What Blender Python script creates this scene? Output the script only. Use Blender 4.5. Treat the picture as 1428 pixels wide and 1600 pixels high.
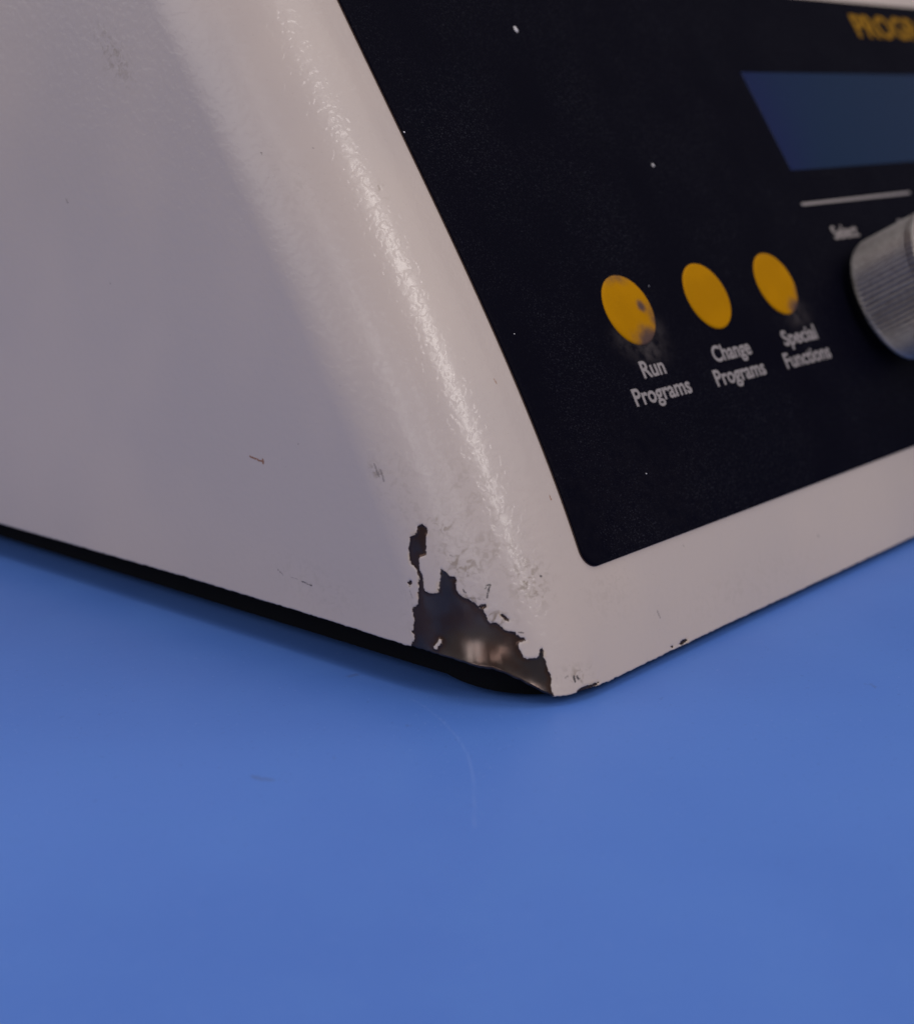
import bpy, bmesh, math, random
import numpy as np
from mathutils import Vector, Matrix

random.seed(4); np.random.seed(4)
scene = bpy.context.scene
for o in list(bpy.data.objects):
    bpy.data.objects.remove(o, do_unlink=True)
C = scene.collection

# ------------------------------------------------------------------ camera
# X runs along the instrument's front edge, Y along its left side, Z up; metres.
YAW, PITCH = math.radians(40.6), math.radians(15.0)
FH = Vector((math.cos(YAW), math.sin(YAW), 0)); RT = Vector((math.sin(YAW), -math.cos(YAW), 0))
FWD = FH * math.cos(PITCH) + Vector((0, 0, -math.sin(PITCH)))
UPV = FH * math.sin(PITCH) + Vector((0, 0, math.cos(PITCH)))
cam = bpy.data.cameras.new('camera'); cam_o = bpy.data.objects.new('camera', cam); C.objects.link(cam_o)
m = Matrix((RT, UPV, -FWD)).transposed().to_4x4(); m.translation = Vector((-0.21092, -0.16392, 0.11043))
cam_o.matrix_world = m
cam.sensor_fit = 'HORIZONTAL'; cam.sensor_width = 36.0; cam.lens = 36.0 * 2463 / 1428
cam.clip_start = 0.01; cam.clip_end = 50
cam.dof.use_dof = True; cam.dof.focus_distance = 0.310; cam.dof.aperture_fstop = 15; cam.dof.aperture_blades = 0
scene.camera = cam_o

# ------------------------------------------------------------------ light
world = bpy.data.worlds.new('World'); scene.world = world; world.use_nodes = True
bg = world.node_tree.nodes['Background']
bg.inputs['Color'].default_value = (0.97, 0.93, 1.0, 1); bg.inputs['Strength'].default_value = 0.215

def area_lamp(name, a, b, width, power, color):
    """a rectangular area lamp between two points given as (right, forward, up) of the front corner"""
    pa = RT * a[0] + FH * a[1] + Vector((0, 0, a[2])); pb = RT * b[0] + FH * b[1] + Vector((0, 0, b[2]))
    l = bpy.data.lights.new(name, 'AREA'); l.shape = 'RECTANGLE'
    l.size = (pb - pa).length; l.size_y = width; l.energy = power; l.color = color
    o = bpy.data.objects.new(name, l); C.objects.link(o)
    x = (pb - pa).normalized(); zc = ((pa + pb) / 2).normalized(); y = zc.cross(x).normalized(); z = x.cross(y)
    mm = Matrix((x, y, z)).transposed().to_4x4(); mm.translation = (pa + pb) / 2
    o.matrix_world = mm
    return o
area_lamp('ceiling_tube_right', (0.75, -0.62, 1.5), (2.5, -3.0, 1.5), 0.19, 38, (1.0, 0.95, 0.91))
area_lamp('ceiling_tube_left', (-0.9, -1.2, 1.4), (-1.45, -1.95, 1.4), 0.36, 2.0, (1.0, 0.97, 0.98))
area_lamp('window_behind', (-0.82, -2.20, 0.35), (-0.85, -2.00, 1.45), 0.10, 4.2, (1.0, 0.97, 0.98))
area_lamp('window_behind', (-0.12, -2.30, 0.35), (-0.08, -2.10, 1.45), 0.08, 3.2, (1.0, 0.97, 0.98))
area_lamp('side_fill_left', (-1.5, 0.3, 0.75), (-1.5, -1.2, 0.75), 1.0, 7.6, (1.0, 0.97, 0.98))  # added fill lamp that brightens the left side of the case
area_lamp('soft_fill_right', (1.3, 0.45, 1.25), (1.3, -0.75, 1.25), 1.2, 3.5, (1.0, 0.95, 0.90))  # added soft lamp from the right, lifts the front against the side
area_lamp('soft_fill_above', (-0.9, 0.40, 1.7), (0.9, 0.40, 1.7), 1.4, 13.5, (0.97, 0.97, 1.0))  # added broad overhead lamp, mainly to light the table

scene.render.engine = 'CYCLES'
scene.cycles.use_denoising = True
vs = scene.view_settings
vs.view_transform = 'Standard'; vs.look = 'None'; vs.exposure = 0.0; vs.gamma = 1.0; vs.use_curve_mapping = False

# ------------------------------------------------------------------ material helpers
class Mat:
    def __init__(self, name):
        self.m = bpy.data.materials.new(name); self.m.use_nodes = True
        self.nt = self.m.node_tree; self.b = self.nt.nodes['Principled BSDF']
    def n(self, kind, **kw):
        n = self.nt.nodes.new(kind)
        for k, v in kw.items():
            if k.startswith('_'):
                n.inputs[k[1:].replace('_', ' ')].default_value = v
            else:
                setattr(n, k, v)
        return n
    def link(self, a, b): self.nt.links.new(a, b)
    def set(self, **kw):
        for k, v in kw.items(): self.b.inputs[k.replace('_', ' ')].default_value = v
    def coords(self):
        if not hasattr(self, 'tc'): self.tc = self.n('ShaderNodeTexCoord')
        return self.tc.outputs['Object']
    def noise(self, scale, detail=2, rough=.5, dist=0.0):
        t = self.n('ShaderNodeTexNoise'); t.inputs['Scale'].default_value = scale
        t.inputs['Detail'].default_value = detail; t.inputs['Roughness'].default_value = rough
        t.inputs['Distortion'].default_value = dist
        self.link(self.coords(), t.inputs['Vector']); return t.outputs['Fac']
    def attr(self, name):
        return self.n('ShaderNodeAttribute', attribute_name=name).outputs['Fac']
    def math(self, op, a, b=None, c=None, clamp=False):
        t = self.n('ShaderNodeMath', operation=op); t.use_clamp = clamp
        for i, v in enumerate((a, b, c)):
            if v is None: continue
            if isinstance(v, (int, float)): t.inputs[i].default_value = v
            else: self.link(v, t.inputs[i])
        return t.outputs[0]
    def ramp(self, v, a, b, lo=0.0, hi=1.0):
        t = self.n('ShaderNodeMapRange'); t.interpolation_type = 'SMOOTHSTEP'
        self.link(v, t.inputs['Value'])
        for k, x in (('From Min', a), ('From Max', b), ('To Min', lo), ('To Max', hi)): t.inputs[k].default_value = x
        return t.outputs['Result']
    def mix(self, f, a, b):
        t = self.n('ShaderNodeMix', data_type='RGBA')
        if isinstance(f, (int, float)): t.inputs['Factor'].default_value = f
        else: self.link(f, t.inputs['Factor'])
        for k, v in ((6, a), (7, b)):
            if isinstance(v, tuple): t.inputs[k].default_value = (*v, 1) if len(v) == 3 else v
            else: self.link(v, t.inputs[k])
        return t.outputs[2]
    def bump(self, h, strength, dist, prev=None):
        t = self.n('ShaderNodeBump'); t.inputs['Strength'].default_value = strength; t.inputs['Distance'].default_value = dist
        self.link(h, t.inputs['Height'])
        if prev is not None: self.link(prev, t.inputs['Normal'])
        return t.outputs['Normal']
    def to(self, v, name): self.link(v, self.b.inputs[name])

# ------------------------------------------------------------------ outlines measured on the instrument (mm)
# (perimeter, height): perimeter 0 where the flat front meets the rounded edge, negative round to the left side
BOT = [(-173.88,7.21),(-104.5,7.73),(-61.86,7.61),(-39.28,7.24),(-36.83,7.33),(-31.64,7.17),(-28.61,6.96),(-26.04,6.58),(-23.62,5.98),(-21.1,5.93),(-18.79,5.14),(-16.77,3.95),(-14.71,2.68),(-12.82,1.35),(-10.79,0.26),(-9.65,0.04),(-7.57,-0.07),(-5.29,0.09),(-2.79,0.12),(3.16,-0.13),(14.11,-0.09),(29.5,-0.01),(45.51,0.07),(78.78,-0.04),(138.17,-0.1)]
CHIP = [(-37.18,7.58),(-35.71,8.97),(-35.65,9.84),(-35.96,10.31),(-35.25,10.78),(-35.01,11.68),(-34.15,12.72),(-34.28,13.76),(-33.68,15.05),(-32.74,15.67),(-32.19,15.98),(-31.72,17.02),(-31.33,18.35),(-30.74,19.3),(-30.6,20.16),(-29.94,21.11),(-29.92,22.58),(-30.05,22.98),(-30.7,23.71),(-30.37,25.44),(-29.92,26.76),(-29.17,27.91),(-28.87,28.69),(-27.34,29.5),(-26.75,30.19),(-26.49,31.05),(-25.53,31.45),(-25.04,31.08),(-24.78,30.48),(-25.1,29.94),(-25.6,29.37),(-26.87,25.91),(-27.4,25.54),(-28.25,25.33),(-28.64,24.75),(-29.27,22.89),(-29.08,21.87),(-29.37,20.78),(-29.73,19.46),(-29.77,18.72),(-28.6,18.48),(-27.24,18.87),(-26.67,19.88),(-26.11,21.2),(-25.49,22.1),(-25.15,23.38),(-24.86,23.62),(-24.61,23.12),(-24.18,22.85),(-23.89,22.14),(-22.93,22.21),(-22.75,21.7),(-23.17,21.05),(-23.41,19.78),(-23.23,19.06),(-22.51,18.38),(-21.73,18.21),(-21.27,17.72),(-20.71,17.53),(-20.41,16.81),(-19.63,16.31),(-19.58,15.78),(-19.4,15.37),(-19.44,14.53),(-19.24,14.01),(-18.84,14.12),(-17.83,14.02),(-17.18,13.38),(-16.91,12.85),(-16.55,12.63),(-15.77,12.4),(-14.96,12.26),(-14.76,11.82),(-14.35,11.38),(-13.55,11.12),(-13.21,10.77),(-13.92,10.61),(-14.89,10.25),(-15.1,9.62),(-14.87,8.76),(-14.7,7.8),(-13.93,7.43),(-12.38,7.41),(-11.74,7.67),(-11.34,8.69),(-10.85,9.17),(-10.63,8.72),(-10.82,7.67),(-10.74,6.28),(-10.68,4.77),(-10.4,4.09),(-10.39,3.23),(-10.94,2.01),(-10.91,0.71),(-10.86,-0.05),(-13.22,-0.34),(-17.07,1.82),(-20.88,3.49),(-27.09,4.42),(-32.69,5.56),(-38.1,5.65)]
ISLE = [(-29.97,10.03),(-29.52,10.11),(-29.8,9.11),(-30.58,8.54),(-30.93,7.84),(-31.63,7.81),(-31.62,8.34),(-30.91,9.01)]
SMALL_CHIPS = [[(-32.85,19.87),(-32.08,20.54),(-31.81,20.27),(-32.09,19.69),(-32.76,19.15),(-32.71,19.58)],
               [(-16.74,15.58),(-16.32,15.57),(-15.31,14.69),(-15.65,14.29),(-16.39,14.62)],
               [(-20.38,16.91),(-19.97,17.24),(-18.76,17.47),(-18.95,16.84),(-19.6,16.41),(-20.3,16.5)],
               [(28.23,0.59),(30.04,0.97),(31.49,0.92),(31.76,0.38),(29.25,0.22)],
               [(25.42,0.78),(26.31,0.87),(26.64,0.47),(25.84,0.41)],
               [(-5.91,0.27),(-4.17,0.77),(-1.72,0.68),(0.42,0.55),(-0.32,0.16),(-3,0.11),(-5.75,-0.25)]]
# scratches and scuffs on the paint: points (perimeter mm, height mm), half width mm, strength, brownness
MARKS = [
    ([(-16.86,21.22),(-17.57,19.98),(-18.29,18.52)], 0.16, 1, 0),
    ([(-22.09,18.4),(-20.41,18.48),(-18.85,18.2)], 0.1, 0.45, 0),
    ([(-22.14,19.86),(-21.96,19.46)], 0.2, 1, 0),
    ([(-32.99,18.26),(-32.98,16.99)], 0.1, 0.45, 0),
    ([(-17.07,21.23),(-18.09,20.29)], 0.1, 1, 0),
    ([(-14.32,12.22),(-13.49,12.1)], 0.12, 1, 0),
    ([(-0.57,56.69),(-0.42,55.87)], 0.17, 1, 1),
    ([(2.11,34.88),(2.21,34.07)], 0.14, 1, 1),
    ([(91.1,10.72),(92.34,8.4)], 0.22, 0.45, 0),
    ([(23.93,8.29),(24.16,6.95)], 0.25, 0.45, 0),
    ([(-5.73,3.05),(-5.72,2.03)], 0.2, 1, 0),
    ([(-4.96,2.89),(-4.77,2.46)], 0.25, 1, 0),
    ([(-7.62,3.11),(-7.01,3.39)], 0.15, 0.45, 0),
    ([(-4.34,2.37),(-4.24,1.62)], 0.12, 0.45, 0),
    ([(-70.63,15.34),(-69.54,14.57)], 0.14, 1, 0),
    ([(-64.06,14.19),(-61.34,13.92)], 0.16, 1, 0),
    ([(-67.05,14.5),(-65.12,14.43)], 0.08, 0.45, 0),
    ([(-49.59,42.74),(-49.58,42.66)], 0.2, 1, 0),
    ([(-25.53,98.47),(-25.52,98.33)], 0.28, 1, 0),
    ([(-22.14,88.43),(-21.26,88.29)], 0.14, 0.45, 0),
    ([(-15.97,99.69),(-15.88,99.58)], 0.2, 0.45, 0),
    ([(-19.59,91.83),(-18.93,91.76)], 0.1, 0.45, 0),
    ([(-92.84,87.09),(-92.81,86.75)], 0.3, 1, 0),
    ([(-90.41,69.94),(-90.29,69.83)], 0.28, 1, 0),
    ([(-66.64,38.04),(-62.76,37.47)], 0.24, 1, 1),
    ([(-62.57,38.12),(-63.13,37.18)], 0.22, 1, 1),
    ([(-30.37,41.7),(-30.5,39.38)], 0.2, 0.45, 0),
    ([(-29.56,40.65),(-29.79,38.67)], 0.2, 0.45, 0),
    ([(92.16,10.45),(92.41,8.64)], 0.2, 0.45, 0),
    ([(38.71,18.26),(38.93,17.95)], 0.2, 0.45, 0),
    ([(-22.35,26.09),(-21.69,25.92)], 0.15, 0.45, 0),
    ([(-6.86,21.72),(-6.76,21.65)], 0.2, 1, 0),
]
TABLE_ARC = [(-2.74,26.43),(-4.39,20.86),(-7.15,14.46),(-11.36,6.97),(-15.65,1.08),(-20.84,-4.45),(-28.37,-11.2),(-37.3,-18.68)]
TABLE_DARK = [[(-46.59,22.39),(-46.23,20.4),(-45.36,18.98)], [(-13.1,17.65),(-12.79,16.83)], [(-32.1,17.32),(-32.42,16.85)], [(60.46,-36.42),(61.27,-37.37),(59.94,-38.98)], [(-2.22,43.16),(-0.38,42.65)], [(-7.15,14.46),(-7.23,14.07)]]
TABLE_PALE = [[(30.33,-33.48),(30.29,-33.9)], [(-23.56,19.87),(-23.69,19.59)], [(-15.24,74.65),(-15.47,73.77)]]

# ------------------------------------------------------------------ the case surface
CO = np.array([-10.618282175337773, 3.4262383018068574, 0.29659859126488064, 0.0]); DC = np.polyder(CO)
RB, WIDTH, DEPTH, ZTOP, TABLE_Z = 0.022, 0.42, 0.34, 0.172, -0.0019
QB = RB * math.pi / 2
ZL = 0.128                                    # above this the front runs on straight
def prof(z):
    z = np.asarray(z, float); s = np.polyval(DC, ZL)
    return np.where(z < ZL, np.polyval(CO, z), np.polyval(CO, ZL) + s * (z - ZL))
def slope(z):
    return np.polyval(DC, np.minimum(z, ZL))
def shell(p, z):
    p = np.asarray(p, float); z = np.asarray(z, float)
    phi = np.clip(-p / RB, 0, math.pi / 2); t = z + 0 * phi
    for _ in range(8): t = z + RB * (1 - np.cos(phi)) * np.sin(np.arctan(slope(t)))
    th = np.arctan(slope(t))
    y = prof(t) + RB * (1 - np.cos(phi)) * np.cos(th) + np.maximum(0, -p - QB)
    x = np.where(p > 0, RB + p, RB - RB * np.sin(phi))
    P = np.stack([x, y, z + 0 * x], -1)
    N = np.stack([-np.sin(phi), -np.cos(phi) * np.cos(th), np.cos(phi) * np.sin(th)], -1)
    return P, N
ZT = np.linspace(0, .2, 3001); YT = prof(ZT)
ST = np.concatenate([[0], np.cumsum(np.hypot(np.diff(ZT), np.diff(YT)))])
def panel(x, s, h=0.0):
    """a point on the sloping front: x along it, s up it, h out of it"""
    z = np.interp(s, ST, ZT); y = prof(z); th = np.arctan(slope(z)); x = np.asarray(x, float) + 0 * z
    return np.stack([x, y - h * np.cos(th), z + h * np.sin(th)], -1)

def seg_dist(px, pz, pts, closed=False):
    d = np.full(px.shape, 1e9); n = len(pts)
    for i in range(n if closed else n - 1):
        (ax, az), (bx, bz) = pts[i], pts[(i + 1) % n]
        vx, vz = bx - ax, bz - az; L = vx * vx + vz * vz + 1e-12
        t = np.clip(((px - ax) * vx + (pz - az) * vz) / L, 0, 1)
        d = np.minimum(d, np.hypot(px - ax - t * vx, pz - az - t * vz))
    return d
def poly_sdf(px, pz, pts):
    d = seg_dist(px, pz, pts, True); inside = np.zeros(px.shape, bool); n = len(pts)
    for i in range(n):
        (ax, az), (bx, bz) = pts[i], pts[(i + 1) % n]
        if az == bz: continue
        inside ^= ((az > pz) != (bz > pz)) & (px < (bx - ax) * (pz - az) / (bz - az) + ax)
    return np.where(inside, -d, d)

def mesh_obj(name, verts, faces, mat, parent=None, smooth=True, attrs=None):
    me = bpy.data.meshes.new(name)
    me.from_pydata([tuple(map(float, v)) for v in verts], [], [tuple(map(int, f)) for f in faces])
    me.validate(); me.update()
    me.polygons.foreach_set('use_smooth', [smooth] * len(me.polygons))
    if attrs:
        for k, v in attrs.items():
            a = me.attributes.new(k, 'FLOAT', 'POINT'); a.data.foreach_set('value', np.asarray(v, np.float32).ravel())
    me.materials.append(mat.m if isinstance(mat, Mat) else mat)
    o = bpy.data.objects.new(name, me); C.objects.link(o)
    if parent is not None: o.parent = parent
    return o
def grid_mesh(name, P, mat, parent=None, attrs=None, wrap=False):
    """P[row, col, 3] numpy -> quads, fast"""
    nr, nc = P.shape[:2]
    me = bpy.data.meshes.new(name); me.vertices.add(nr * nc)
    me.vertices.foreach_set('co', P.astype(np.float32).ravel())
    r, c = np.meshgrid(np.arange(nr - 1), np.arange(nc if wrap else nc - 1), indexing='ij'); c2 = (c + 1) % nc
    F = np.stack([r * nc + c, r * nc + c2, (r + 1) * nc + c2, (r + 1) * nc + c], -1).reshape(-1, 4)
    me.loops.add(F.size); me.loops.foreach_set('vertex_index', F.astype(np.int32).ravel())
    me.polygons.add(len(F)); me.polygons.foreach_set('loop_start', (np.arange(len(F)) * 4).astype(np.int32))
    me.polygons.foreach_set('use_smooth', np.ones(len(F), bool))
    me.update(calc_edges=True)
    if attrs:
        for k, v in attrs.items():
            a = me.attributes.new(k, 'FLOAT', 'POINT'); a.data.foreach_set('value', np.asarray(v, np.float32).ravel())
    me.materials.append(mat.m)
    o = bpy.data.objects.new(name, me); C.objects.link(o)
    if parent is not None: o.parent = parent
    return o

# ------------------------------------------------------------------ materials
def mat_paint():
    M = Mat('beige_enamel')
    big = M.noise(18, 3); fine = M.noise(260, 4, .6); grime_n = M.noise(640, 3, .6, .8); peel = M.math('ADD', M.math('MULTIPLY', M.noise(500, 1, .4), .6), M.ramp(M.noise(620, 1.2, .5, .2), .40, .62, 0, .40))
    base = M.mix(M.ramp(big, .3, .7), (.506, .416, .370), (.462, .386, .356))
    # grease and handling dirt, kept where hands and knocks left it
    d = M.attr('dirt'); dm = M.math('MULTIPLY', d, M.ramp(grime_n, .46, .66), clamp=True)
    base = M.mix(dm, base, (.20, .145, .095))
    fl = M.ramp(M.noise(2200, 1), .735, .77); base = M.mix(M.math('MULTIPLY', fl, .18), base, (.15, .12, .10))
    mk = M.attr('mark'); edge = M.math('ADD', mk, M.math('MULTIPLY_ADD', M.noise(2600, 2), .5, -.25))
    mm = M.math('MULTIPLY', M.ramp(edge, .1, -.12), M.attr('mark_strength'))
    base = M.mix(mm, base, M.mix(M.attr('mark_brown'), (.065, .052, .050), (.25, .11, .05)))
    # bare steel where the paint has flaked
    sd = M.math('ADD', M.attr('chip'), M.math('MULTIPLY_ADD', M.noise(1300, 5, .7), 1.0, -.5))
    bare = M.ramp(sd, .05, -.05)
    lip = M.math('MULTIPLY', M.ramp(sd, .75, .05), M.ramp(M.noise(420, 3, .6), .5, .62))
    base = M.mix(M.math('MULTIPLY', lip, .35), base, (.55, .40, .22))
    rust = M.ramp(M.math('ADD', M.noise(120, 3, .5), M.math('MULTIPLY', M.ramp(sd, -1.4, 0), .22)), .46, .68)
    steel = M.mix(M.ramp(M.noise(90, 3, .5), .35, .65), (.046, .040, .043), (.080, .062, .056))
    steel = M.mix(M.math('MULTIPLY', rust, .75), steel, (.060, .030, .021))
    M.to(M.mix(bare, base, steel), 'Base Color')
    M.to(M.math('MULTIPLY', bare, .75), 'Metallic')
    rs = M.math('MULTIPLY_ADD', M.noise(380, 3, .6), .10, .14); rp = M.math('MULTIPLY_ADD', dm, .2, .36)
    rr = M.n('ShaderNodeMix', data_type='FLOAT'); M.link(bare, rr.inputs[0]); M.link(rp, rr.inputs[2]); M.link(rs, rr.inputs[3])
    M.to(rr.outputs[0], 'Roughness')
    n2 = M.bump(M.math('MULTIPLY', M.math('ADD', M.math('MULTIPLY', peel, .5), M.math('MULTIPLY', fine, .3)), M.math('SUBTRACT', 1.0, M.math('MULTIPLY', bare, .85))), .15, .00020)
    n3 = M.bump(M.math('MULTIPLY', bare, -1.0), .8, .00022, n2)
    M.to(n3, 'Normal'); M.set(Specular_IOR_Level=.35, Coat_Roughness=.195, Coat_IOR=1.45)
    M.to(M.math('MULTIPLY', M.math('SUBTRACT', 1.0, bare), .40), 'Coat Weight')
    M.to(M.bump(peel, .62, .00024), 'Coat Normal')
    return M
def mat_overlay():
    M = Mat('black_polycarbonate')
    sp = M.noise(2600, 3, .7)
    col = M.mix(M.math('MULTIPLY', M.ramp(sp, .55, .68), M.ramp(M.noise(45, 3), .25, .7)), (.0023, .0021, .0058), (.023, .023, .031))  # glints of the textured sheet put into the colour as pale specks
    sm = M.math('MULTIPLY', M.attr('smear'), M.ramp(M.noise(420, 4, .6), .25, .65), clamp=True)
    M.to(M.mix(sm, col, (.050, .042, .044)), 'Base Color')
    M.to(M.bump(sp, .5, .00006), 'Normal')
    M.set(Roughness=.5, Specular_IOR_Level=.02)
    return M
def mat_plain(name, col, rough=.5, metal=0.0, spec=.5, var=.12, scale=300):
    M = Mat(name); n = M.noise(scale, 3)
    M.to(M.mix(n, tuple(c * (1 - var) for c in col), tuple(c * (1 + var) for c in col)), 'Base Color')
    M.to(M.math('MULTIPLY_ADD', M.noise(scale * 2, 2), .12, rough - .06), 'Roughness')
    M.set(Metallic=metal, Specular_IOR_Level=spec); return M
def mat_button():
    M = Mat('amber_membrane')
    g = M.math('MULTIPLY_ADD', M.noise(330, 4, .65), .55, -.28)
    gr = M.math('ADD', M.attr('grime'), M.math('MULTIPLY', g, M.ramp(M.attr('grime'), .02, .3)), clamp=True)
    c = M.mix(M.ramp(M.noise(90, 3), .35, .65), (.405, .176, .0005), (.37, .160, .0005))
    M.to(M.mix(M.ramp(gr, .12, .85), c, (.085, .050, .042)), 'Base Color')
    M.to(M.bump(M.noise(4200, 2), .3, .00004), 'Normal')
    M.set(Roughness=.55, Specular_IOR_Level=.03); return M
def mat_table():
    M = Mat('blue_laminate')
    big = M.noise(9, 3); mid = M.noise(70, 4, .6); fine = M.noise(1300, 2)
    c = M.mix(M.ramp(big, .3, .7), (.060, .145, .462), (.073, .167, .502))
    c = M.mix(M.math('MULTIPLY', M.ramp(M.noise(420, 4, .7), .55, .8), .5), c, (.085, .178, .50))
    c = M.mix(M.math('MULTIPLY', M.ramp(M.noise(1500, 1), .735, .78), .35), c, (.25, .32, .60))
    c = M.mix(M.math('MULTIPLY', M.ramp(mid, .45, .75), .35), c, (.070, .167, .48))
    c = M.mix(M.math('MULTIPLY', M.ramp(fine, .67, .74), .35), c, (.045, .09, .30))
    c = M.mix(M.math('MULTIPLY', M.ramp(M.attr('pale'), .3, -.1), .12), c, (.26, .34, .62))
    c = M.mix(M.math('MULTIPLY', M.ramp(M.math('ADD', M.attr('dark'), M.math('MULTIPLY_ADD', M.noise(1500, 3), 1.0, -.5)), .4, -.2), .32), c, (.06, .07, .13))
    M.to(c, 'Base Color')
    M.to(M.math('MULTIPLY_ADD', mid, .16, .38), 'Roughness')
    M.to(M.bump(M.noise(900, 3), .12, .00008), 'Normal'); M.set(Specular_IOR_Level=.25)
    return M
PAINT, OVERLAY, TABLE, BUTTON = mat_paint(), mat_overlay(), mat_table(), mat_button()
DARK = mat_plain('dark_chassis', (.004, .004, .005), .8, 0, .05)
INNER = mat_plain('inside_primer', (.03, .028, .03), .7, 0, .2)
EDGE = mat_plain('overlay_cut_edge', (.05, .022, .012), .45, 0, .4)
INK = mat_plain('pale_print', (.26, .228, .228), .6, 0, .2, .1, 900)
AMBER_INK = mat_plain('amber_print', (.24, .115, .003), .6, 0, .1)
GLASS = Mat('display_glass'); GLASS.set(Roughness=.22, Specular_IOR_Level=.06)
GLASS.to(GLASS.mix(GLASS.ramp(GLASS.noise(9, 1), .35, .65), (.007, .013, .058), (.006, .019, .052)), 'Base Color')
ALU = Mat('spun_aluminium'); ALU.set(Metallic=1.0, Specular_IOR_Level=.5)
ALU.to(ALU.mix(ALU.ramp(ALU.noise(700, 4, .65), .4, .7), (.42, .38, .365), (.32, .285, .27)), 'Base Color')
ALU.to(ALU.math('MULTIPLY_ADD', ALU.noise(900, 3), .2, .36), 'Roughness')
CAPM = mat_plain('blue_grey_cap', (.16, .18, .42), .25, .4, .5)
FLECK = mat_plain('white_lint', (.6, .56, .58), .7)

# ------------------------------------------------------------------ table
def axis(lo, flo, fhi, hi, fine, coarse):
    a = np.arange(flo, fhi + 1e-9, fine)
    return np.concatenate([np.linspace(lo, flo, coarse)[:-1], a, np.linspace(fhi, hi, coarse)[1:]])
tx = axis(-.75, -.15, .20, .95, .0009, 12); ty = axis(-.75, -.12, .24, .95, .0009, 12)
TX, TY = np.meshgrid(tx, ty)
big = np.full(TX.shape, 99.0)
pale = np.minimum(seg_dist(TX * 1e3, TY * 1e3, TABLE_ARC) - .15, big)
for s in TABLE_PALE: pale = np.minimum(pale, seg_dist(TX * 1e3, TY * 1e3, s) - .35)
dark = big.copy()
for i, s in enumerate(TABLE_DARK): dark = np.minimum(dark, seg_dist(TX * 1e3, TY * 1e3, s) - (.55 if i in (0, 4) else .2))
TP = np.stack([TX, TY, np.full(TX.shape, TABLE_Z)], -1)
table = grid_mesh('table_top', TP, TABLE, attrs={'pale': pale, 'dark': dark})
table['kind'] = 'structure'; table['label'] = 'blue laminate table top under the instrument'

# ------------------------------------------------------------------ the instrument
inst = bpy.data.objects.new('benchtop_instrument', None); C.objects.link(inst)
inst['label'] = 'beige metal benchtop instrument with black sloping control panel and chipped lower corner, on blue table'
inst['category'] = 'lab instrument'

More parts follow.
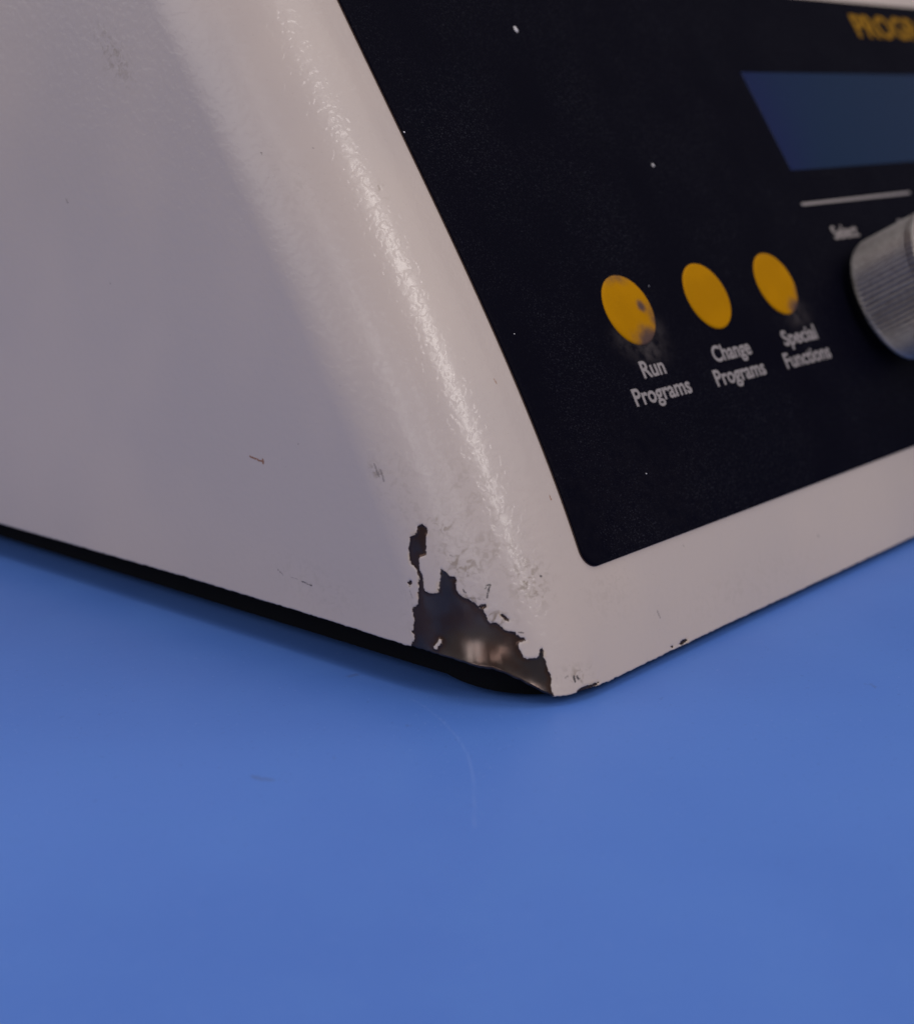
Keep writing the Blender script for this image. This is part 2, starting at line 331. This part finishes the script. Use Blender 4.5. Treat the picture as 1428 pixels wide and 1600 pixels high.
def case():
    bp = np.array([b[0] for b in BOT]) * 1e-3; bz = np.array([b[1] for b in BOT]) * 1e-3
    def zbot(p): return np.interp(p, bp, bz)
    L = WIDTH - 2 * RB
    side_end = -(QB + DEPTH - .06)
    pl = np.concatenate([np.linspace(side_end, -.16, 24)[:-1], np.linspace(-.16, -.075, 130)[:-1], np.linspace(-.075, -.042, 90)[:-1],
                         np.linspace(-.042, .004, 200)[:-1], np.linspace(.004, .045, 100)[:-1], np.linspace(.045, .15, 120)[:-1],
                         np.linspace(.15, L - .005, 40)])
    pr = np.concatenate([np.linspace(0, -QB, 14), np.linspace(-QB, side_end, 20)[1:]])     # right-hand edge, mirrored
    v = np.concatenate([np.linspace(0, .16, 105)[:-1], np.linspace(.16, .32, 80)[:-1], np.linspace(.32, 1, 150)])
    rng = np.random.RandomState(2)
    knots = np.linspace(-.2, .2, 700); wob = np.interp(pl, knots, rng.normal(0, .00006, 700))
    zb = zbot(pl)
    Pz = zb[None, :] + (ZTOP - zb[None, :]) * v[:, None]; Pz = Pz + wob[None, :] * np.exp(-(Pz - zb[None, :]) / .0004); Pp = np.repeat(pl[None, :], len(v), 0)
    P, N = shell(Pp, Pz)
    mm_p, mm_z = Pp * 1e3, Pz * 1e3
    near = (mm_p > -50) & (mm_p < 50) & (mm_z < 45)
    chip = np.full(Pp.shape, 9.0)
    a, b = mm_p[near], mm_z[near]
    c = np.maximum(poly_sdf(a, b, CHIP), -poly_sdf(a, b, ISLE))
    for q in SMALL_CHIPS: c = np.minimum(c, poly_sdf(a, b, q))
    chip[near] = np.minimum(c, 9)
    mark = np.full(Pp.shape, 9.0); ms = np.zeros(Pp.shape); mb = np.zeros(Pp.shape)
    for pts, w, st, br in MARKS:
        d = seg_dist(mm_p, mm_z, pts) - w; k = d < np.minimum(mark, 1.2)
        ms[k] = st; mb[k] = br; mark = np.minimum(mark, d)
    dirt = np.zeros(Pp.shape)
    for (cp, cz, rp, rz, s) in [(-53.6, 117.4, 4.0, 5.0, .55), (-6.7, 91.9, 1.0, 1.2, .7), (-14.4, 27.1, 6, 5, .30), (-9.2, 20.9, 3.6, 3.6, .75),
                                (-20.9, 24.8, 3.6, 4, .70), (-22, 31.6, 2.8, 2.2, .6), (-30.5, 40, 1.3, 2.0, .6), (-17.5, 14.9, 2.6, 1.6, .9), (-21, 18.4, 2.4, 1.2, .7),
                                (-15, 36, 6, 8, .22), (-27, 37, 5, 8, .16), (-5, 3, 3.5, 2, .5), (10, 15, 8, 5, .12), (-34, 12, 2.5, 5, .25), (-22, 92, 6, 6, .10), (-60, 14, 12, 5, .12), (60, 6, 30, 4, .10)]:
        dirt = np.maximum(dirt, s * np.exp(-((mm_p - cp) / rp) ** 2 - ((mm_z - cz) / rz) ** 2))
    # the lower edge is knocked outwards a little at the corner, with two shallow dents
    h = np.maximum((Pz - zb[None, :]) * 1e3, 0)
    win = np.exp(-((mm_p + 22) / 9.0) ** 2)
    push = -1.55 * (1 - np.exp(-h / 4.0)) * np.exp(-(h / 12.0) ** 2) * win
    depth = np.clip(.5 - chip / .3, 0, 1) * .00020
    P = P + N * (push * 1e-3 - depth)[..., None]
    # inside lip of the sheet
    T = .0013
    inner0 = P[0] - N[0] * T; rim_w = np.exp(-((pl * 1e3 + 22) / 10.0) ** 2)[:, None] * np.array([0, 0, -.00045]); rim1 = P[0] - N[0] * T * .2 + rim_w * .8; rim2 = P[0] - N[0] * T * .6 + rim_w; Pi, Ni = shell(pl, zb + .02); inner1 = Pi - Ni * T * 1.5
    # right-hand end, mirrored
    zr = np.full(pr.shape, 0.0) + .0072 * np.clip(-pr / QB, 0, 1)
    Rz = zr[None, :] + (ZTOP - zr[None, :]) * v[:, None]
    Q, QN = shell(np.repeat(pr[None, :], len(v), 0), Rz)
    Q[..., 0] = WIDTH - Q[..., 0]; QN[..., 0] *= -1
    Qi0 = Q[0] - QN[0] * T; Qi1, Qn = shell(pr, zr + .02); Qi1 = Qi1 - Qn * T * 1.5; Qi1[..., 0] = WIDTH - Qi1[..., 0]
    A = np.concatenate([np.stack([inner1, inner0, rim2, rim1]), P], 0); B = np.concatenate([np.stack([Qi1, Qi0, Q[0] - QN[0] * T * .6, Q[0] - QN[0] * T * .2]), Q], 0)
    G = np.concatenate([A, B], 1)
    def full(x, fill):
        x2 = np.concatenate([x[:1], x[:1], x[:1], x[:1], x], 0)
        return np.concatenate([x2, np.full((x2.shape[0], B.shape[1]), fill)], 1)
    attrs = dict(chip=full(chip, 9.), mark=full(mark, 9.), mark_strength=full(ms, 0.), mark_brown=full(mb, 0.), dirt=full(dirt, 0.))
    # lid: the top rows roll over to a flat top
    nc = G.shape[1]
    cen = np.array([WIDTH / 2, DEPTH * .62, ZTOP])
    top = G[-1]; rows = []
    for k in range(1, 7):
        a = k / 6 * math.pi / 2; q = cen + (top - cen) * (1 - .02 * (1 - math.cos(a))); q[:, 2] = ZTOP + .004 * math.sin(a); rows.append(q)
    q = np.repeat(cen[None, :], nc, 0); q[:, 2] = ZTOP + .004; rows.append(q + (top - cen) * np.array([.01, .01, 0]))
    G = np.concatenate([G, np.stack(rows)], 0)
    for k in attrs:
        x = attrs[k]; attrs[k] = np.concatenate([x, np.repeat(x[-1:] * 0 + (9. if k in ('chip', 'mark') else 0.), len(rows), 0)], 0)
    o = grid_mesh('case_shell', G, PAINT, inst, attrs, wrap=True)    # wraps across the back
    me = o.data; me.materials.append(INNER.m)
    n = len(me.polygons); idx = np.zeros(n, np.int32); idx[:nc] = 1; me.polygons.foreach_set('material_index', idx)
    sm = np.ones(n, bool); sm[:2 * nc] = False; me.polygons.foreach_set('use_smooth', sm)
    o['label'] = 'beige enamelled sheet metal case, paint flaked off the lower corner'
    return o
case_o = case()

def tray():
    p = np.concatenate([np.linspace(-(QB + DEPTH - .065), -QB, 12), np.linspace(-QB, 0, 24)[1:], [.1, WIDTH / 2 - RB]])
    P, N = shell(p, np.full(p.shape, .004)); N[:, 2] = 0; N /= np.linalg.norm(N, axis=1)[:, None]
    side = np.clip(-p / QB, 0, 1)[:, None]; q = P - N * (.003 + .0030 * side); q[:, 2] = TABLE_Z + .0005 + .0023 * side[:, 0] ** 2; q2 = q[::-1].copy(); q2[:, 0] = WIDTH - q2[:, 0]
    ring = np.concatenate([q, q2[1:]]); rows = []
    cen = ring.mean(0)
    for k, z in ((1, None), (1, .0115), (.9, .0118), (.01, .0118)):
        r = cen + (ring - cen) * k; r[:, 2] = ring[:, 2] if z is None else z; rows.append(r)
    o = grid_mesh('base_tray', np.stack(rows), DARK, inst, wrap=True); o.data.polygons.foreach_set('use_smooth', np.zeros(len(o.data.polygons), bool))
    return o
base = tray()
def lathe(name, prof_pts, mat, parent, origin, nrm, seg=48, ripple=None):
    """prof_pts: (radius, height) along nrm"""
    nrm = Vector(nrm).normalized(); e1 = Vector((1, 0, 0)); e1 = (e1 - nrm * e1.dot(nrm)).normalized(); e2 = nrm.cross(e1)
    P = np.zeros((len(prof_pts), seg, 3))
    for i, (r, h) in enumerate(prof_pts):
        for j in range(seg):
            a = 2 * math.pi * j / seg; rr = r + (ripple(i, j) if ripple else 0)
            P[i, j] = Vector(origin) + nrm * h + (e1 * math.cos(a) + e2 * math.sin(a)) * rr
    return grid_mesh(name, P, mat, parent, wrap=True)

for fx in (.06, WIDTH - .06):
    for fy in (.075, DEPTH - .09):
        lathe('rubber_foot', [(.0001, TABLE_Z), (.008, TABLE_Z), (.0088, TABLE_Z + .0006), (.0095, .003)], DARK, base, (fx, fy, 0), (0, 0, 1), 24)

# ------------------------------------------------------------------ control panel
XO, S0, S1 = .027, .0218, .1573
def overlay(name, x0, x1, s0, s1, rad, h, thick, mat, parent, step=.0015, smear=None):
    a = np.linspace(0, math.pi / 2, 10); cs = rad * (1 - np.cos(a)); ins = rad * (1 - np.sin(a))
    ss = np.concatenate([s0 + cs, np.linspace(s0 + rad, s1 - rad, max(3, int((s1 - s0) / step)))[1:-1], s1 - cs[::-1]])
    xin = np.concatenate([ins, np.zeros(len(ss) - 20), ins[::-1]])
    n = int((x1 - x0) / step); rows = []
    u = np.linspace(0, 1, n)
    bev = min(.00012, thick * .4)
    for s, d in zip(ss, xin):
        xs = x0 + d + (x1 - x0 - 2 * d) * u
        hh = np.full(n, h); s_ = np.full(n, s)
        rows.append(panel(xs, s_, hh))
    top = np.stack(rows)                                       # flat sheet
    # border ring dropped to the case
    nr = len(ss)
    ring_i = [(0, j) for j in range(n)] + [(i, n - 1) for i in range(1, nr)] + [(nr - 1, j) for j in range(n - 2, -1, -1)] + [(i, 0) for i in range(nr - 2, 0, -1)]
    verts = list(top.reshape(-1, 3)); faces = []
    for i in range(nr - 1):
        for j in range(n - 1):
            faces.append((i * n + j, i * n + j + 1, (i + 1) * n + j + 1, (i + 1) * n + j))
    b0 = len(verts)
    cx, csn = (x0 + x1) / 2, (s0 + s1) / 2
    for (i, j) in ring_i:
        xs = x0 + xin[i] + (x1 - x0 - 2 * xin[i]) * u[j]
        verts.append(panel(xs, ss[i], h - thick))
    R = len(ring_i)
    for k in range(R):
        i, j = ring_i[k]; i2, j2 = ring_i[(k + 1) % R]
        faces.append((i * n + j, b0 + k, b0 + (k + 1) % R, i2 * n + j2))
    attrs = None
    if smear is not None:
        X = np.stack([x0 + d + (x1 - x0 - 2 * d) * u for d in xin]); S = np.repeat(ss[:, None], n, 1)
        sm = np.concatenate([smear(X, S).ravel(), np.zeros(R)]); attrs = {'smear': sm}
    o = mesh_obj(name, verts, faces, mat, parent, True, attrs)
    f = np.ones(len(o.data.polygons), bool); f[-R:] = False; o.data.polygons.foreach_set('use_smooth', f); o.data.update()
    return o
BX, BS, BR = (.0724, .1041, .1357), .0711, .00825
def smear(X, S):
    d = np.zeros(X.shape)
    for cx, cs, rx, rs, k in [(BX[0] + .001, BS - .0092, .0052, .0030, 1.1), (BX[0] - .006, BS - .0066, .0034, .0030, .6), (BX[0] + .0072, BS - .0055, .0025, .003, .5), (BX[2] + .0035, BS - .0088, .0045, .0034, .8),
                              (.05, .03, .03, .02, .05)]:
        d = np.maximum(d, k * np.exp(-((X - cx) / rx) ** 2 - ((S - cs) / rs) ** 2))
    return d
cut = overlay('panel_cut_edge', XO - .00012, WIDTH - XO + .00012, S0 - .0001, S1 + .0001, .0041, .00022, .00028, EDGE, inst, .004)
pan = overlay('control_panel', XO, WIDTH - XO, S0, S1, .004, .00045, .00030, OVERLAY, inst, .0015, smear)
pan['label'] = 'black textured polycarbonate control panel on the sloping front'
cut.parent = pan
TOPH = .00045
disp = overlay('display_window', .1697, .305, .1013, .1315, .0003, TOPH + .00003, .00003, GLASS, pan, .001)
disp['label'] = 'unlit dark blue display window'
rule = overlay('divider_line', .1663, .2309, .0909, .0917, .0002, TOPH + .00006, .00008, INK, pan, .002)

def button(k, grime):
    nr, ns = 14, 56; verts, gr = [], []
    rr = np.concatenate([np.linspace(0, .93, nr - 3), [.97, 1.0, 1.012]])
    hh = [.00042 - .00010 * (r / .93) ** 2 if r <= .93 else (.00030 if r < .99 else (.00018 if r < 1.005 else .00002)) for r in rr]
    for r, h in zip(rr, hh):
        for j in range(ns):
            a = 2 * math.pi * j / ns; u, w = r * math.cos(a), r * math.sin(a)
            verts.append(panel(BX[k] + u * BR, BS + w * BR, TOPH + h)); gr.append(grime(u, w))
    P = np.array(verts).reshape(len(rr), ns, 3)
    b = grid_mesh('button', P, BUTTON, pan, {'grime': np.array(gr)}, wrap=True); return b
g = lambda u, w, cu, cw, ru, rw, s: s * math.exp(-((u - cu) / ru) ** 2 - ((w - cw) / rw) ** 2)
b1 = button(0, lambda u, w: max(g(u, w, .4, -1.0, .8, .5, 1.0), g(u, w, .95, -.4, .4, .6, .6), g(u, w, .55, .02, .2, .2, .95), g(u, w, .0, 1.0, 1.0, .36, .5), g(u, w, -.1, -.1, .1, .06, .25)))
b1['label'] = 'worn amber button with dirty lower rim and a grey scuff, above Run Programs'
b2 = button(1, lambda u, w: 0.0); b2['label'] = 'clean amber button above Change Programs'
b3 = button(2, lambda u, w: max(g(u, w, .55, -.95, .55, .42, .95), g(u, w, .95, -.45, .3, .45, .6), g(u, w, 0, 1.0, .9, .3, .25)))
b3['label'] = 'amber button with grimy lower right rim, above Special Functions'

# ------------------------------------------------------------------ lettering
def text_mesh(txt, bold):
    cu = bpy.data.curves.new('t', 'FONT'); cu.body = txt; cu.size = 1; cu.offset = bold; cu.resolution_u = 6; cu.fill_mode = 'FRONT'
    o = bpy.data.objects.new('t', cu); C.objects.link(o)
    dg = bpy.context.evaluated_depsgraph_get(); me = bpy.data.meshes.new_from_object(o.evaluated_get(dg))
    v = np.array([q.co[:] for q in me.vertices]); f = [tuple(p.vertices) for p in me.polygons]
    bpy.data.objects.remove(o, do_unlink=True); bpy.data.curves.remove(cu); bpy.data.meshes.remove(me)
    return v, f
CAPH = None
def letter(txt, x0, x1, s, cap, mat, bold=.024):
    global CAPH
    if CAPH is None:
        cv, _ = text_mesh('P', bold); CAPH = cv[:, 1].max()
    v, f = text_mesh(txt, bold)
    lo, hi = v[:, 0].min(), v[:, 0].max()
    X = x0 + (v[:, 0] - lo) / (hi - lo) * (x1 - x0); S = s + v[:, 1] / CAPH * cap
    P = panel(X, S, TOPH + .00005)
    o = mesh_obj('lettering', P, f, mat, pan, False); o['label'] = 'printed word ' + txt
    return o
for t, a, b, s in [('Run', .0676, .0762, .0556), ('Programs', .0611, .0828, .0501), ('Change', .0960, .1123, .0554), ('Programs', .0931, .1149, .0499),
                   ('Special', .1277, .1442, .0553), ('Functions', .1246, .1469, .0498), ('Select', .1749, .1888, .0803)]:
    letter(t, a, b, s, .0038, INK)
letter('S', .2142, .2165, .0797, .0038, INK)
letter('PROGRAMMABLE', .2512, .3560, .1450, .0078, AMBER_INK, .03)

def fleck(x, s, w, l, ang):
    P = []
    for r, h in ((1.0, .00002), (.6, .00014), (.01, .0002)):
        for j in range(8):
            a = 2 * math.pi * j / 8; u, q = r * w * math.cos(a), r * l * math.sin(a)
            P.append(panel(x + u * math.cos(ang) - q * math.sin(ang), s + u * math.sin(ang) + q * math.cos(ang), TOPH + h))
    return grid_mesh('lint_fleck', np.array(P).reshape(3, 8, 3), FLECK, pan, wrap=True)
for q in [(.0807, .1419, .00055, .00085, .1), (.1077, .1054, .0004, .0005, .3), (.0275, .1162, .00022, .00022, 0),
          (.0322, .0704, .00014, .00014, 0), (.0556, .0360, .00015, .00015, 0), (.0835, .0757, .00012, .00013, 0)]:
    fleck(*q)

# ------------------------------------------------------------------ knob
KX, KS, KR = .182, .060, .017
zc = float(np.interp(KS, ST, ZT)); th = math.atan(float(slope(zc)))
kn = (0, -math.cos(th), math.sin(th)); ko = panel(KX, KS, 0.0)
KH = .0232
pk = [(KR - .0016, .0030), (KR - .0006, .0033), (KR, .0040)]
z = .0050
while z < KH - .0028:
    pk += [(KR, z), (KR - .0002, z + .0003), (KR - .0002, z + .0005), (KR, z + .0008)]; z += .0011
pk += [(KR, KH - .001), (KR - .0003, KH - .0005), (KR - .0022, KH), (KR - .0026, KH - .0002)]
knob = lathe('knob', pk, ALU, inst, ko, kn, 150, lambda i, j: (.00032 if j % 2 else -.00032) if 3 <= i < len(pk) - 3 else 0)
knob.data.polygons.foreach_set('use_smooth', np.zeros(len(knob.data.polygons), bool)); knob.data.update()
knob['label'] = 'silver knurled selector knob'
lathe('knob_cap', [(KR - .0024, KH - .0004), (KR - .0035, KH - .0006), (.006, KH - .0007), (.0001, KH - .0007)], CAPM, knob, ko, kn, 64)
lathe('shaft_collar', [(.013, .0004), (.0135, .0022), (KR - .0014, .0034)], DARK, knob, ko, kn, 48)
print('objects', len(bpy.data.objects), 'verts', sum(len(m.vertices) for m in bpy.data.meshes))
